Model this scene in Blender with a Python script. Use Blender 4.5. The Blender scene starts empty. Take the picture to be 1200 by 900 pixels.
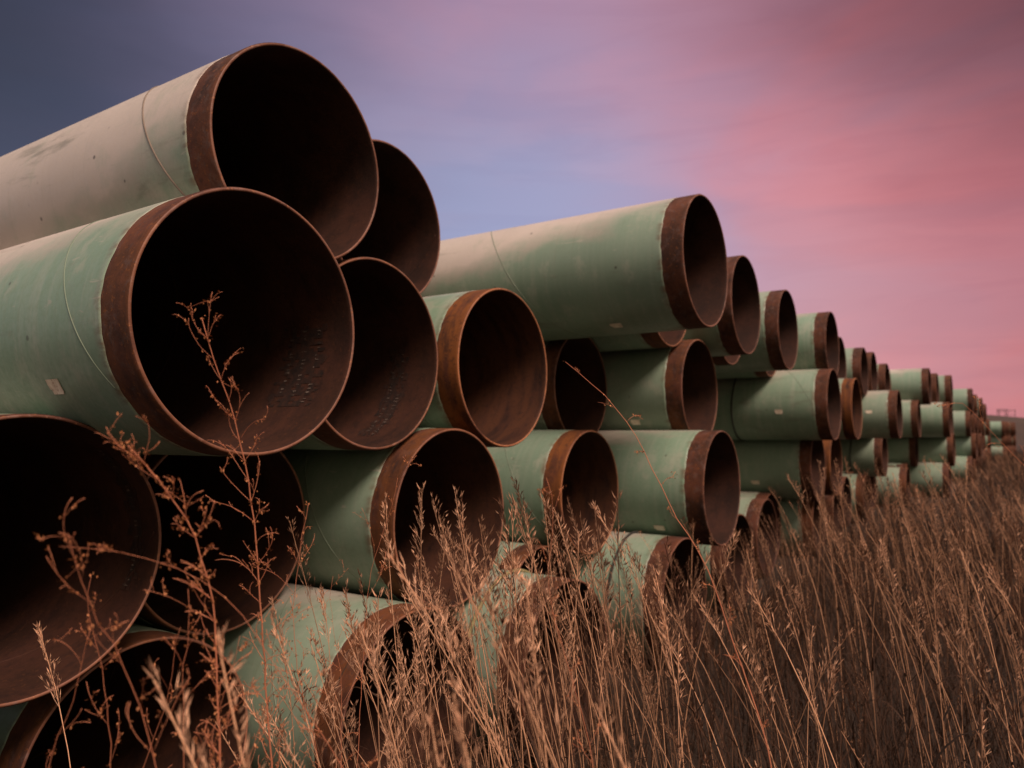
import bpy, math, random
import numpy as np
from math import radians as RAD, sin, cos, pi, sqrt
from mathutils import Vector

SEED = 11
rnd = random.Random(SEED)
nr = np.random.default_rng(SEED)
sc = bpy.context.scene
COL = sc.collection

# ------------------------------------------------------------------ camera
F_PX, AZ, PITCH, CAM_H = 881.6, RAD(33.69), RAD(3.824), 1.700
FW = np.array([cos(AZ)*cos(PITCH), sin(AZ)*cos(PITCH), sin(PITCH)])
RT = np.array([sin(AZ), -cos(AZ), 0.0])
UP = np.cross(RT, FW)
cam_d = bpy.data.cameras.new('camera')
cam = bpy.data.objects.new('camera', cam_d)
COL.objects.link(cam)
cam.location = (0, 0, CAM_H)
cam.rotation_euler = Vector((-FW[0], -FW[1], -FW[2])).to_track_quat('Z', 'Y').to_euler()
cam_d.sensor_width = 36.0
cam_d.lens = F_PX/1200*36
cam_d.clip_start = 0.02
cam_d.clip_end = 6000
cam_d.dof.use_dof = True
cam_d.dof.focus_distance = 2.2
cam_d.dof.aperture_fstop = 2.8
sc.camera = cam

def at(u, v, d):
    """world point seen at picture point (u, v), d metres in front of the camera"""
    return np.array([0, 0, CAM_H]) + d*(FW + RT*(u-600)/F_PX + UP*(450-v)/F_PX)

def dirn(u, v):
    p = FW + RT*(u-600)/F_PX + UP*(450-v)/F_PX
    return p/np.linalg.norm(p)

# ------------------------------------------------------------------ object helpers
def tag(o, label=None, cat=None, group=None, kind=None):
    if label: o['label'] = label
    if cat: o['category'] = cat
    if group: o['group'] = group
    if kind: o['kind'] = kind
    return o

def empty(name, loc=(0, 0, 0)):
    o = bpy.data.objects.new(name, None)
    o.empty_display_size = 0.1
    COL.objects.link(o)
    o.location = loc
    return o

class MB:
    """collects vertices and faces of one mesh"""
    def __init__(self):
        self.v, self.f, self.m, self.t = [], [], [], []
    def add(self, verts, faces, mat=0, tint=0.5):
        b = len(self.v)
        self.v.extend([tuple(map(float, p)) for p in verts])
        self.f.extend([tuple(b+i for i in fc) for fc in faces])
        self.m.extend([mat]*len(faces))
        self.t.extend([tint]*len(verts))
    def tube(self, pts, radii, n=5, mat=0, tint=0.5, cap=True):
        pts = [np.array(p, float) for p in pts]
        vs, fs = [], []
        N = len(pts)
        ref = np.array([0.31, 0.17, 0.93])
        for i, p in enumerate(pts):
            t = pts[min(i+1, N-1)]-pts[max(i-1, 0)]
            t = t/(np.linalg.norm(t)+1e-9)
            a = np.cross(t, ref)
            if np.linalg.norm(a) < 1e-3: a = np.cross(t, [1, 0, 0])
            a /= np.linalg.norm(a)
            b = np.cross(t, a)
            for k in range(n):
                an = 2*pi*k/n
                vs.append(p+radii[i]*(cos(an)*a+sin(an)*b))
        for i in range(N-1):
            for k in range(n):
                k2 = (k+1) % n
                fs.append((i*n+k, i*n+k2, (i+1)*n+k2, (i+1)*n+k))
        if cap:
            fs.append(tuple(range(n-1, -1, -1)))
            fs.append(tuple((N-1)*n+k for k in range(n)))
        self.add(vs, fs, mat, tint)
    def box(self, c, s, mat=0):
        x, y, z = c; a, b, h = s[0]/2, s[1]/2, s[2]/2
        vs = [(x+i*a, y+j*b, z+k*h) for i in (-1, 1) for j in (-1, 1) for k in (-1, 1)]
        self.add(vs, [(0,1,3,2),(4,6,7,5),(0,4,5,1),(2,3,7,6),(0,2,6,4),(1,5,7,3)], mat)
    def mesh(self, name, mats, smooth=True):
        me = bpy.data.meshes.new(name)
        me.from_pydata(self.v, [], self.f)
        for m in mats: me.materials.append(m)
        me.polygons.foreach_set('material_index', self.m)
        me.polygons.foreach_set('use_smooth', [smooth]*len(self.f))
        at_ = me.attributes.new('tint', 'FLOAT', 'POINT')
        at_.data.foreach_set('value', self.t)
        me.update()
        return me
    def build(self, name, mats, parent=None, smooth=True):
        o = bpy.data.objects.new(name, self.mesh(name, mats, smooth))
        COL.objects.link(o)
        if parent: o.parent = parent
        return o

# ------------------------------------------------------------------ node helpers
class NT:
    def __init__(self, mat_or_world):
        self.t = mat_or_world.node_tree
        self.n = self.t.nodes; self.l = self.t.links
    def new(self, typ, **kw):
        nd = self.n.new(typ)
        for k, v in kw.items(): setattr(nd, k, v)
        return nd
    def put(self, sock, val):
        if isinstance(val, bpy.types.NodeSocket): self.l.new(val, sock)
        elif val is not None: sock.default_value = val
    def math(self, op, a, b=None, c=None, clamp=False):
        nd = self.new('ShaderNodeMath', operation=op, use_clamp=clamp)
        self.put(nd.inputs[0], a)
        if b is not None: self.put(nd.inputs[1], b)
        if c is not None: self.put(nd.inputs[2], c)
        return nd.outputs[0]
    def mix(self, fac, a, b, blend='MIX'):
        nd = self.new('ShaderNodeMix', data_type='RGBA', blend_type=blend)
        self.put(nd.inputs[0], fac)
        for s, v in ((nd.inputs[6], a), (nd.inputs[7], b)):
            if isinstance(v, tuple) and len(v) == 3: v = (*v, 1)
            self.put(s, v)
        return nd.outputs[2]
    def noise(self, vec, scale, detail=4, rough=0.55, dist=0.0, dims='3D', w=None):
        nd = self.new('ShaderNodeTexNoise', noise_dimensions=dims)
        self.put(nd.inputs['Vector'], vec)
        nd.inputs['Scale'].default_value = scale
        nd.inputs['Detail'].default_value = detail
        nd.inputs['Roughness'].default_value = rough
        nd.inputs['Distortion'].default_value = dist
        if w is not None: self.put(nd.inputs['W'], w)
        return nd.outputs[0]
    def rng(self, val, a, b, c=0.0, d=1.0, smooth=True):
        nd = self.new('ShaderNodeMapRange')
        if smooth: nd.interpolation_type = 'SMOOTHSTEP'
        self.put(nd.inputs[0], val)
        for i, x in enumerate((a, b, c, d)): self.put(nd.inputs[i+1], x)
        return nd.outputs[0]
    def mapping(self, vec, scale=(1, 1, 1), rot=(0, 0, 0), loc=(0, 0, 0)):
        nd = self.new('ShaderNodeMapping')
        self.put(nd.inputs[0], vec)
        self.put(nd.inputs[1], loc)
        nd.inputs[2].default_value = rot
        nd.inputs[3].default_value = scale
        return nd.outputs[0]
    def attr(self, name, kind='GEOMETRY'):
        nd = self.new('ShaderNodeAttribute', attribute_name=name, attribute_type=kind)
        return nd.outputs['Fac']
    def sep(self, vec):
        nd = self.new('ShaderNodeSeparateXYZ'); self.put(nd.inputs[0], vec)
        return nd.outputs
    def bump(self, h, strength, dist=0.005):
        nd = self.new('ShaderNodeBump')
        nd.inputs['Strength'].default_value = strength
        nd.inputs['Distance'].default_value = dist
        self.put(nd.inputs['Height'], h)
        return nd.outputs[0]

def material(name, fn):
    m = bpy.data.materials.new(name)
    m.use_nodes = True
    t = NT(m)
    bsdf = t.n['Principled BSDF']
    fn(t, bsdf)
    return m

def shifted_object_coords(t):
    tc = t.new('ShaderNodeTexCoord').outputs['Object']
    seed = t.attr('seed', 'OBJECT')
    cb = t.new('ShaderNodeCombineXYZ')
    t.put(cb.inputs[0], t.math('MULTIPLY', seed, 7.31))
    t.put(cb.inputs[1], t.math('MULTIPLY', seed, 3.7))
    t.put(cb.inputs[2], t.math('MULTIPLY', seed, 5.13))
    ad = t.new('ShaderNodeVectorMath', operation='ADD')
    t.put(ad.inputs[0], tc); t.put(ad.inputs[1], cb.outputs[0])
    return tc, ad.outputs[0], seed

R = 0.457
TUBE_R = R-0.0018

def m_coating(t, b):
    tc, sh, seed = shifted_object_coords(t)
    x, y, z = t.sep(tc)
    nz = t.math('DIVIDE', t.math('SUBTRACT', z, R), R)
    big = t.noise(sh, 1.6, 5, 0.6)
    fine = t.noise(sh, 38, 4, 0.65)
    ringy = t.noise(t.mapping(sh, (0.7, 9, 0.7)), 2.2, 4, 0.6)
    green = t.mix(t.rng(big, 0.3, 0.7), (0.165, 0.268, 0.188), (0.215, 0.318, 0.232))
    green = t.mix(t.rng(ringy, 0.42, 0.72), green, (0.245, 0.322, 0.245))
    green = t.mix(t.math('MULTIPLY', t.rng(fine, 0.4, 0.8), 0.35), green, (0.13, 0.205, 0.135))
    # per pipe tone
    green = t.mix(t.math('MULTIPLY', t.math('FRACT', t.math('MULTIPLY', seed, 13.7)), 0.55), green, (0.225, 0.275, 0.215))
    green = t.mix(t.math('MULTIPLY', t.rng(t.noise(sh, 0.9, 3, 0.5), 0.45, 0.7), 0.4), green, (0.15, 0.215, 0.165))
    # chalked, sun-bleached top
    d = t.math('MINIMUM', y, 1.9)
    v = t.math('ADD', t.math('MULTIPLY', nz, 1.1), t.math('MULTIPLY', d, 0.5))
    v = t.math('ADD', v, t.attr('chalk', 'OBJECT'))
    cn = t.noise(t.mapping(sh, (1, 0.6, 1)), 3.9, 8, 0.60)
    v = t.math('ADD', v, t.math('MULTIPLY', t.math('SUBTRACT', cn, 0.5), 1.25))
    ch = t.rng(v, 0.70, 1.34)
    ch = t.math('MULTIPLY', ch, 0.92)
    chalk_c = t.mix(big, (0.46, 0.41, 0.36), (0.57, 0.50, 0.45))
    c = t.mix(ch, green, chalk_c)
    # grime at the chalk's edge and in streaks that run round the pipe
    edge = t.math('MULTIPLY', t.math('MULTIPLY', ch, t.math('SUBTRACT', 1.0, ch)), 1.3)
    c = t.mix(t.math('MULTIPLY', edge, t.rng(cn, 0.35, 0.65)), c, (0.19, 0.17, 0.14))
    st = t.noise(t.mapping(sh, (0.5, 26, 0.5)), 2.0, 3, 0.6)
    c = t.mix(t.math('MULTIPLY', t.rng(st, 0.58, 0.78), 0.22), c, (0.17, 0.16, 0.11))
    # spots and scuffs
    vo = t.new('ShaderNodeTexVoronoi', feature='F1'); t.put(vo.inputs['Vector'], sh); vo.inputs['Scale'].default_value = 9
    sp = t.math('MULTIPLY', t.rng(vo.outputs['Distance'], 0.06, 0.11, 1, 0), t.rng(t.noise(sh, 3.1, 2), 0.52, 0.60))
    c = t.mix(t.math('MULTIPLY', sp, 0.8), c, (0.045, 0.04, 0.03))
    sc_ = t.noise(t.mapping(sh, (9, 1.2, 9), (0.5, 0.2, 0.8)), 5, 3, 0.5, 1.0)
    c = t.mix(t.math('MULTIPLY', t.rng(sc_, 0.68, 0.73), 0.5), c, (0.36, 0.36, 0.30))
    # rubbed marks left by slings and neighbours, and long runs of grime
    sl = t.rng(t.noise(t.mapping(sh, (2.2, 0.5, 2.2), (0.3, 0.15, 0.6)), 2.4, 7, 0.72, 0.4), 0.56, 0.72)
    c = t.mix(t.math('MULTIPLY', sl, 0.62), c, (0.125, 0.130, 0.095))
    pa = t.rng(t.noise(t.mapping(sh, (1.1, 1.6, 1.1)), 3.8, 8, 0.72), 0.53, 0.66)
    c = t.mix(t.math('MULTIPLY', pa, 0.40), c, (0.34, 0.36, 0.29))
    # rust stain bled over the coating's cut edge
    rs = t.math('MULTIPLY', t.rng(y, 0.150, 0.205, 1, 0), t.rng(t.noise(t.mapping(sh, (1, 0.35, 1)), 16, 5, 0.65), 0.42, 0.66))
    c = t.mix(t.math('MULTIPLY', rs, 0.7), c, (0.11, 0.045, 0.02))
    t.put(b.inputs['Base Color'], c)
    t.put(b.inputs['Roughness'], t.rng(fine, 0.3, 0.7, 0.36, 0.54))
    b.inputs['Specular IOR Level'].default_value = 0.5
    h = t.math('ADD', t.math('MULTIPLY', fine, 0.4), t.math('MULTIPLY', ringy, 0.8))
    t.put(b.inputs['Normal'], t.bump(h, 0.35, 0.003))

def rust_nodes(t, b, dark, mid, orange, grey, rough=0.85):
    tc, sh, seed = shifted_object_coords(t)
    n1 = t.noise(sh, 4, 7, 0.68); n2 = t.noise(sh, 34, 5, 0.7); n3 = t.noise(t.mapping(sh, (1, 4, 1)), 3.2, 5, 0.6)
    c = t.mix(t.rng(n1, 0.38, 0.60), dark, mid)
    amt = t.attr('rusty', 'OBJECT')
    c = t.mix(t.math('MULTIPLY', t.rng(n3, 0.30, 0.62), amt), c, orange)
    c = t.mix(t.math('MULTIPLY', t.rng(n2, 0.52, 0.66), 0.55), c, dark)
    pit = t.rng(t.noise(sh, 48, 4, 0.7), 0.58, 0.66)
    c = t.mix(t.math('MULTIPLY', pit, 0.6), c, orange)
    if grey:
        g = t.math('MULTIPLY', t.rng(t.noise(t.mapping(sh, (1, 1, 1)), 17, 5, 0.75), 0.50, 0.64), t.math('SUBTRACT', 1.0, amt))
        c = t.mix(t.math('MULTIPLY', g, 0.32), c, grey)
    t.put(b.inputs['Base Color'], c)
    b.inputs['Roughness'].default_value = rough
    b.inputs['Specular IOR Level'].default_value = 0.3
    t.put(b.inputs['Normal'], t.bump(t.math('ADD', n2, t.math('MULTIPLY', n1, 0.5)), 0.5, 0.003))

M_COAT = material('green epoxy coating', m_coating)
M_RUST = material('rusty bare steel', lambda t, b: rust_nodes(t, b, (0.026, 0.011, 0.008), (0.086, 0.030, 0.018), (0.18, 0.062, 0.014), (0.18, 0.12, 0.105)))
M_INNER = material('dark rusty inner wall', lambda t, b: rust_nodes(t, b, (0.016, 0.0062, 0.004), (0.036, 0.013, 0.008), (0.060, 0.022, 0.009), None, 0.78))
M_LIP = material('worn steel lip', lambda t, b: rust_nodes(t, b, (0.085, 0.034, 0.023), (0.17, 0.080, 0.058), (0.36, 0.15, 0.07), (0.36, 0.25, 0.22), 0.6))

def m_seam(t, b):
    tc, sh, seed = shifted_object_coords(t)
    n = t.noise(sh, 14, 4, 0.6)
    t.put(b.inputs['Base Color'], t.mix(n, (0.11, 0.155, 0.11), (0.18, 0.235, 0.17)))
    b.inputs['Roughness'].default_value = 0.6
M_SEAM = material('coated weld bead', m_seam)
def m_seam_a(t, b):
    tc, sh, seed = shifted_object_coords(t)
    t.put(b.inputs['Base Color'], t.mix(t.noise(sh, 9, 4, 0.6), (0.10, 0.085, 0.07), (0.24, 0.19, 0.15)))
    b.inputs['Roughness'].default_value = 0.8
M_SEAM_D = material('dark weld bead', m_seam_a)  # weld bead in dark brown instead of the coating's green

def flat(name, c1, c2, scale=20, rough=0.8, bump=0.0):
    def fn(t, b):
        tc = t.new('ShaderNodeTexCoord').outputs['Object']
        n = t.noise(tc, scale, 5, 0.6)
        t.put(b.inputs['Base Color'], t.mix(t.rng(n, 0.3, 0.7), c1, c2))
        b.inputs['Roughness'].default_value = rough
        if bump: t.put(b.inputs['Normal'], t.bump(n, bump, 0.01))
    return material(name, fn)
M_ROPE_K = flat('black rope', (0.010, 0.010, 0.010), (0.03, 0.028, 0.025), 60)
M_ROPE_Y = flat('faded yellow rope', (0.16, 0.14, 0.06), (0.26, 0.22, 0.10), 60)
def m_paper(t, b):
    tc, sh, seed = shifted_object_coords(t)
    n = t.noise(t.mapping(sh, (1, 1, 1)), 30, 3, 0.6)
    n2 = t.noise(t.mapping(sh, (6, 40, 40)), 2.2, 3, 0.7)
    c = t.mix(t.rng(n, 0.35, 0.65), (0.70, 0.60, 0.47), (0.86, 0.78, 0.64))
    c = t.mix(t.math('MULTIPLY', t.rng(n2, 0.54, 0.64), 0.6), c, (0.36, 0.19, 0.11))
    t.put(b.inputs['Base Color'], c)
    b.inputs['Roughness'].default_value = 0.85
M_PAPER = material('weathered paper', m_paper)
M_STENCIL = flat('black stencil patch', (0.012, 0.008, 0.007), (0.034, 0.015, 0.010), 30, 0.6)
M_MARK = flat('worn white paint', (0.022, 0.016, 0.013), (0.15, 0.12, 0.10), 45, 0.7)

def m_ground(t, b):
    tc = t.new('ShaderNodeTexCoord').outputs['Object']
    a = t.noise(tc, 0.05, 6, 0.6); c_ = t.noise(tc, 1.7, 7, 0.7)
    c = t.mix(t.rng(a, 0.35, 0.65), (0.022, 0.013, 0.008), (0.042, 0.024, 0.014))
    c = t.mix(t.rng(c_, 0.4, 0.7), c, (0.035, 0.022, 0.013))
    t.put(b.inputs['Base Color'], c); b.inputs['Roughness'].default_value = 0.95
    t.put(b.inputs['Normal'], t.bump(c_, 0.6, 0.1))
M_GROUND = material('dry prairie soil', m_ground)
M_HILL = flat('far brown hillside', (0.035, 0.022, 0.016), (0.065, 0.040, 0.026), 0.02, 0.95)
M_TIMBER = flat('weathered timber', (0.05, 0.04, 0.03), (0.10, 0.08, 0.06), 14, 0.9)

def straw(name, lo, hi, trans=0.25):
    def fn(t, b):
        tint = t.attr('tint')
        c = t.mix(tint, lo, hi)
        t.put(b.inputs['Base Color'], c)
        b.inputs['Roughness'].default_value = 0.7
        b.inputs['Specular IOR Level'].default_value = 0.2
        tr = t.new('ShaderNodeBsdfTranslucent')
        t.put(tr.inputs['Color'], c)
        mx = t.new('ShaderNodeMixShader')
        mx.inputs[0].default_value = trans
        out = t.n['Material Output']
        t.l.new(b.outputs[0], mx.inputs[1]); t.l.new(tr.outputs[0], mx.inputs[2]); t.l.new(mx.outputs[0], out.inputs['Surface'])
    return material(name, fn)
M_STRAW = straw('dry grass stem', (0.050, 0.024, 0.014), (0.78, 0.44, 0.26), 0.10)
M_HEAD = straw('dry seed head', (0.12, 0.055, 0.032), (0.92, 0.58, 0.38), 0.25)
M_BLADE = straw('dead grass blade', (0.018, 0.010, 0.006), (0.075, 0.037, 0.021), 0.1)  # near-black blade colour stands in for the shade low among the stems
M_WEED = straw('woody weed stem', (0.30, 0.095, 0.050), (0.58, 0.24, 0.135), 0.0)
M_POD = straw('curled dead weed leaf', (0.36, 0.13, 0.05), (0.66, 0.30, 0.14), 0.2)

# ------------------------------------------------------------------ ground and hills
def grid(name, xs, ys, zf, m):
    mb = MB()
    vs = [(x, y, zf(x, y)) for y in ys for x in xs]
    W = len(xs)
    mb.add(vs, [(j*W+i, j*W+i+1, (j+1)*W+i+1, (j+1)*W+i) for j in range(len(ys)-1) for i in range(W-1)])
    return tag(mb.build(name, [m]), kind='structure')
def spaced(a, b, near, n):
    out = []
    for i in range(n+1):
        s = -1+2*i/n
        out.append(near+(b-near)*s**3 if s > 0 else near-(near-a)*(-s)**3)
    return out
def far_roll(x, y):
    r = sqrt(x*x+y*y)
    k = min(1, max(0, (r-120)/200))
    return k*(1.5*sin(x*0.011+1)+1.2*sin(y*0.013))-0.6*k
grid('ground', spaced(-2500, 2500, 5, 70), spaced(-2500, 2500, 2, 70), far_roll, M_GROUND)
mb = MB()
NA = 120
vs, fs = [], []
for i in range(NA+1):
    a = RAD(-75+150*i/NA)
    crest = 8.6+1.2*sin(a*9+0.5)+0.8*sin(a*23)+0.4*sin(a*61)
    for (r, h) in ((300, -1.5), (340, crest*0.45), (390, crest), (470, crest*0.9), (700, -2)):
        vs.append((r*cos(a), r*sin(a), h))
for i in range(NA):
    for k in range(4):
        fs.append((i*5+k, i*5+k+1, (i+1)*5+k+1, (i+1)*5+k))
mb.add(vs, fs)
tag(mb.build('hills', [M_HILL]), kind='structure')

# ------------------------------------------------------------------ pipes
PITCH_W = 1.8
def pipe_prof(seg):
    """lathe of the steel tube: outside, bevelled lip, inside"""
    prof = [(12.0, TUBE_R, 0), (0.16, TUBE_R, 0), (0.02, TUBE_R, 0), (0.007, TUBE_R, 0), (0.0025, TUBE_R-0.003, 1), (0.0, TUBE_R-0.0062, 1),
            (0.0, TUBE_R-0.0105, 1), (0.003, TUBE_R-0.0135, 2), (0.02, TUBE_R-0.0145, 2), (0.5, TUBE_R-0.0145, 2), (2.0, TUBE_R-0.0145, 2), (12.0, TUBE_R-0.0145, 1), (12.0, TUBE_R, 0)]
    mb = MB()
    vs = []
    for (y, r, m) in prof:
        for k in range(seg):
            a = 2*pi*k/seg
            vs.append((r*cos(a), y, R+r*sin(a)))
    mb.add(vs, [])
    for i in range(len(prof)-1):
        for k in range(seg):
            k2 = (k+1) % seg
            mb.f.append((i*seg+k, i*seg+k2, (i+1)*seg+k2, (i+1)*seg+k))
            mb.m.append(prof[i][2] if i != 4 else 1)
    return mb
def coat_prof(seg):
    prof = [(0.1502, TUBE_R+0.0002), (0.1508, R-0.0003), (0.165, R), (0.5, R), (11.84, R), (11.8495, TUBE_R+0.0002)]
    mb = MB(); vs = []
    for i, (y, r) in enumerate(prof):
        for k in range(seg):
            a = 2*pi*k/seg
            w = 0.0030*sin(3*a+1)+0.0022*sin(11*a)+0.0016*sin(29*a)+0.0012*sin(47*a+2) if i < 3 else 0
            vs.append((r*cos(a), y+w, R+r*sin(a)))
    mb.add(vs, [(i*seg+k, i*seg+(k+1) % seg, (i+1)*seg+(k+1) % seg, (i+1)*seg+k) for i in range(len(prof)-1) for k in range(seg)])
    return mb
def helix(c180, rad, y0, y1, rr, outside):
    """weld bead along the spiral seam between y0 and y1"""
    mb = MB()
    for turn in (0, 1):
        pts = []
        for k in range(0, 721):
            th = 90+k*1.0-360*1        # several windings
            y = c180+turn*0+PITCH_W*(180-th)/360+PITCH_W*1*turn*2
            if y0 <= y <= y1:
                pts.append((rad*cos(RAD(th)), y, R+rad*sin(RAD(th))))
        if len(pts) > 2:
            mb.tube(pts, [rr]*len(pts), 6)
    return mb

SEAMS = (0.40, 0.33, 0.17, 0.52, 0.95, 1.35)
mesh_cache = {}
def part_mesh(kind, var=0):
    key = (kind, var)
    if key in mesh_cache: return mesh_cache[key]
    if kind in ('near', 'mid', 'far'):
        seg = {'near': 144, 'mid': 72, 'far': 36}[kind]
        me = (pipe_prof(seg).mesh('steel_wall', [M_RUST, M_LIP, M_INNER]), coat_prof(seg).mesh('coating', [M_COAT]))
    elif kind == 'seam':
        me = helix(SEAMS[var], R-0.0012, 0.17, 3.5, 0.0034, True).mesh('weld_seam', [M_SEAM])
    elif kind == 'seam_dark':
        me = helix(SEAMS[var], R-0.001, 0.17, 3.5, 0.0052, True).mesh('weld_seam', [M_SEAM_D])
    elif kind == 'seam_in':
        me = helix(SEAMS[var], TUBE_R-0.0150, 0.03, 3.0, 0.0042, False).mesh('inner_weld_seam', [M_INNER])
    elif kind in ('rope_black', 'rope_yellow'):
        mb = MB()
        r_ = 0.0095
        n1, n2 = 96, 8
        vs = []
        for i in range(n1):
            a = 2*pi*i/n1
            for j in range(n2):
                b = 2*pi*j/n2
                q = R+0.008+r_*cos(b)
                vs.append((q*cos(a), 0.012*sin(a*2)+r_*sin(b), R+q*sin(a)))
        mb.add(vs, [(i*n2+j, i*n2+(j+1) % n2, ((i+1) % n1)*n2+(j+1) % n2, ((i+1) % n1)*n2+j) for i in range(n1) for j in range(n2)])
        me = mb.mesh('spacer_rope', [M_ROPE_K if kind == 'rope_black' else M_ROPE_Y])
    elif kind == 'paper':
        mb = MB(); rr = random.Random(var); vs = []
        for top in (0, 1):
            for i in range(9):
                for j in range(7):
                    s, q = i/8-0.5, j/6-0.5
                    ang = q*0.055/R
                    lift = R+0.0012+0.0012*top+max(0, (s-0.25))*0.012*rr.random()+max(0, abs(q)-0.35)*0.01
                    yy = s*0.085*(1-0.25*(j == 6)*rr.random())
                    vs.append((lift*cos(ang), yy, lift*sin(ang)))
        fc = []
        for top in (0, 1):
            for i in range(8):
                for j in range(6):
                    a = top*63+i*7+j
                    if i == 7 and j in (4, 5): continue
                    q = (a, a+1, a+8, a+7)
                    fc.append(q if top else q[::-1])
        mb.add(vs, fc)
        me = mb.mesh('paper_tag', [M_PAPER])
    mesh_cache[key] = me
    return me

def link(me, name, parent, **props):
    o = bpy.data.objects.new(name, me)
    COL.objects.link(o)
    o.parent = parent
    for k, v in props.items(): o[k] = v
    return o

SP, X0, Z1, VS = 0.9542, 2.1138, 0.4721, 0.8042
def slot_x(tier, n): return X0+SP*(n-(0.5 if tier % 2 else 0))
PG = 'green coated line pipes stacked in tiers'

def make_pipe(x, y, tier, detail, seed, chalk=0.0, rusty=0.35, seam=None, rope=None, tag_at=None, dark_seam=False, label='', group=PG, zbase=0.0):
    root = empty('steel_pipe', (x, y, zbase+Z1-R+(tier-1)*VS))
    tag(root, label, 'pipe', group)
    wall, coat = part_mesh(detail)
    pr = dict(seed=float(seed), chalk=float(chalk), rusty=float(rusty))
    link(wall, 'steel_wall', root, **pr)
    link(coat, 'coating', root, **pr)
    if seam is not None and detail != 'far':
        link(part_mesh('seam_dark' if dark_seam else 'seam', seam), 'weld_seam', root, **pr)
        link(part_mesh('seam_in', seam), 'inner_weld_seam', root, **pr)
    if rope:
        for (kind, yy) in rope:
            o = link(part_mesh('rope_'+kind), 'spacer_rope', root)
            o.location = (0, yy, 0)
            o['label'] = ('black' if kind == 'black' else 'faded yellow')+' spacer rope looped round the pipe'
    if tag_at:
        th, yy, s, rot = tag_at
        o = link(part_mesh('paper', int(seed) % 5), 'paper_tag', root, seed=float(seed))
        o.location = (0, yy, R)
        o.rotation_euler = (0, -RAD(th), 0)
        o.scale = (1, s, 1)
    return root

# (tier, slot, y of the mouth, options)
P = []
def pp(t, n, y, **k): P.append((t, n, y, k))
# top tier
pp(4, 0, 2.47, chalk=1.0, rusty=0.15, seam=0, dark_seam=True, key='A')
pp(4, 1, 2.87, chalk=0.2, rusty=0.1, seam=4, key='E')
pp(4, 3, 1.71, chalk=0.02, rusty=0.15, seam=5, tag_at=(246, 0.60, 1.0, 0), key='K')
pp(4, 4, 2.36, rusty=0.5, seam=2)
pp(4, 5, 2.00, rusty=0.1, chalk=-0.1, seam=1)
pp(4, 7, 2.09, rusty=0.1, chalk=-0.2, seam=2)
pp(4, 6, 2.45, seam=4); pp(4, 8, 2.55, seam=3)
pp(4, 2, 3.9)
pp(4, 9, 1.98, rusty=0.15, chalk=-0.2, seam=0)
pp(4, 10, 2.5); pp(4, 11, 2.7); pp(4, 12, 2.38, rusty=0.1); pp(4, 13, 2.8)
pp(4, 14, 2.31, rusty=0.1); pp(4, 15, 2.28, rusty=0.2); pp(4, 16, 2.9); pp(4, 17, 2.8)
pp(4, 18, 2.40, rusty=0.2); pp(4, 19, 2.5); pp(4, 20, 1.70, rusty=0.15); pp(4, 21, 2.4); pp(4, 22, 1.67, rusty=0.2)
pp(4, 23, 1.40, rusty=0.2); pp(4, 24, 2.2); pp(4, 25, 1.55, rusty=0.3)
# third tier
pp(3, 0, 2.13, chalk=0.0, rusty=0.3, seam=1, tag_at=(209, 0.52, 0.9, 0), key='B')
pp(3, 1, 2.49, rusty=0.3, seam=2, chalk=-0.1, key='F')
pp(3, 2, 2.40, rusty=0.95, seam=3, key='G', rope=[('black', 3.0)])
pp(3, 3, 3.3)
pp(3, 4, 2.94, rusty=0.3, seam=1)
pp(3, 5, 2.28, rusty=0.35, seam=4, tag_at=(217, 0.46, 1.0, 0))
pp(3, 6, 2.9); pp(3, 7, 3.2); pp(3, 8, 3.5)
pp(3, 9, 1.89, rusty=0.2, seam=2, tag_at=(192, 0.58, 1.1, 0), rope=[('black', 1.17)])
pp(3, 10, 2.35); pp(3, 11, 1.93, rusty=0.9, seam=0)
pp(3, 12, 2.35); pp(3, 13, 2.5); pp(3, 14, 2.6)
pp(3, 15, 1.80, rusty=0.2, seam=4, tag_at=(175, 0.47, 1.3, 0))
pp(3, 16, 2.4); pp(3, 17, 2.4); pp(3, 18, 2.4); pp(3, 19, 2.4)
pp(3, 20, 1.91, rusty=0.3); pp(3, 21, 2.3); pp(3, 22, 1.38, rusty=0.3); pp(3, 23, 1.5, rusty=0.3); pp(3, 24, 2.0); pp(3, 25, 1.5); pp(3, 26, 1.7)
# second tier
pp(2, -1, 2.62, dx=0.0, dz=0.035, rusty=0.25, seam=4, key='C', chalk=-0.3)
pp(2, 0, 2.94, rusty=0.4, seam=2, chalk=-0.3, key='D')
pp(2, 1, 2.40, rusty=0.55, seam=3, chalk=-0.2, key='H')
pp(2, 2, 3.3)
pp(2, 3, 2.61, rusty=0.9, seam=1, chalk=-0.1, key='O')
pp(2, 4, 1.94, rusty=0.15, seam=5, chalk=-0.05, tag_at=(222, 0.40, 1.0, 0), key='P')
pp(2, 5, 2.9); pp(2, 6, 3.1); pp(2, 7, 3.3); pp(2, 8, 3.6)
pp(2, 9, 2.20, rusty=0.15, seam=5, tag_at=(209, 0.73, 1.3, 0), rope=[('black', 1.35)])
pp(2, 10, 2.15, rusty=0.8)
for n, y in ((11, 2.6), (12, 2.8), (13, 2.9), (14, 3.0), (15, 3.2)): pp(2, n, y)
pp(2, 16, 2.26, rusty=0.2, rope=[('black', 0.59)], seam=5)
for n in range(17, 22): pp(2, n, 3.0)
pp(2, 22, 2.22, rusty=0.2); pp(2, 23, 1.4, rusty=0.3); pp(2, 24, 1.6); pp(2, 25, 1.5); pp(2, 26, 2.0)
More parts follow.
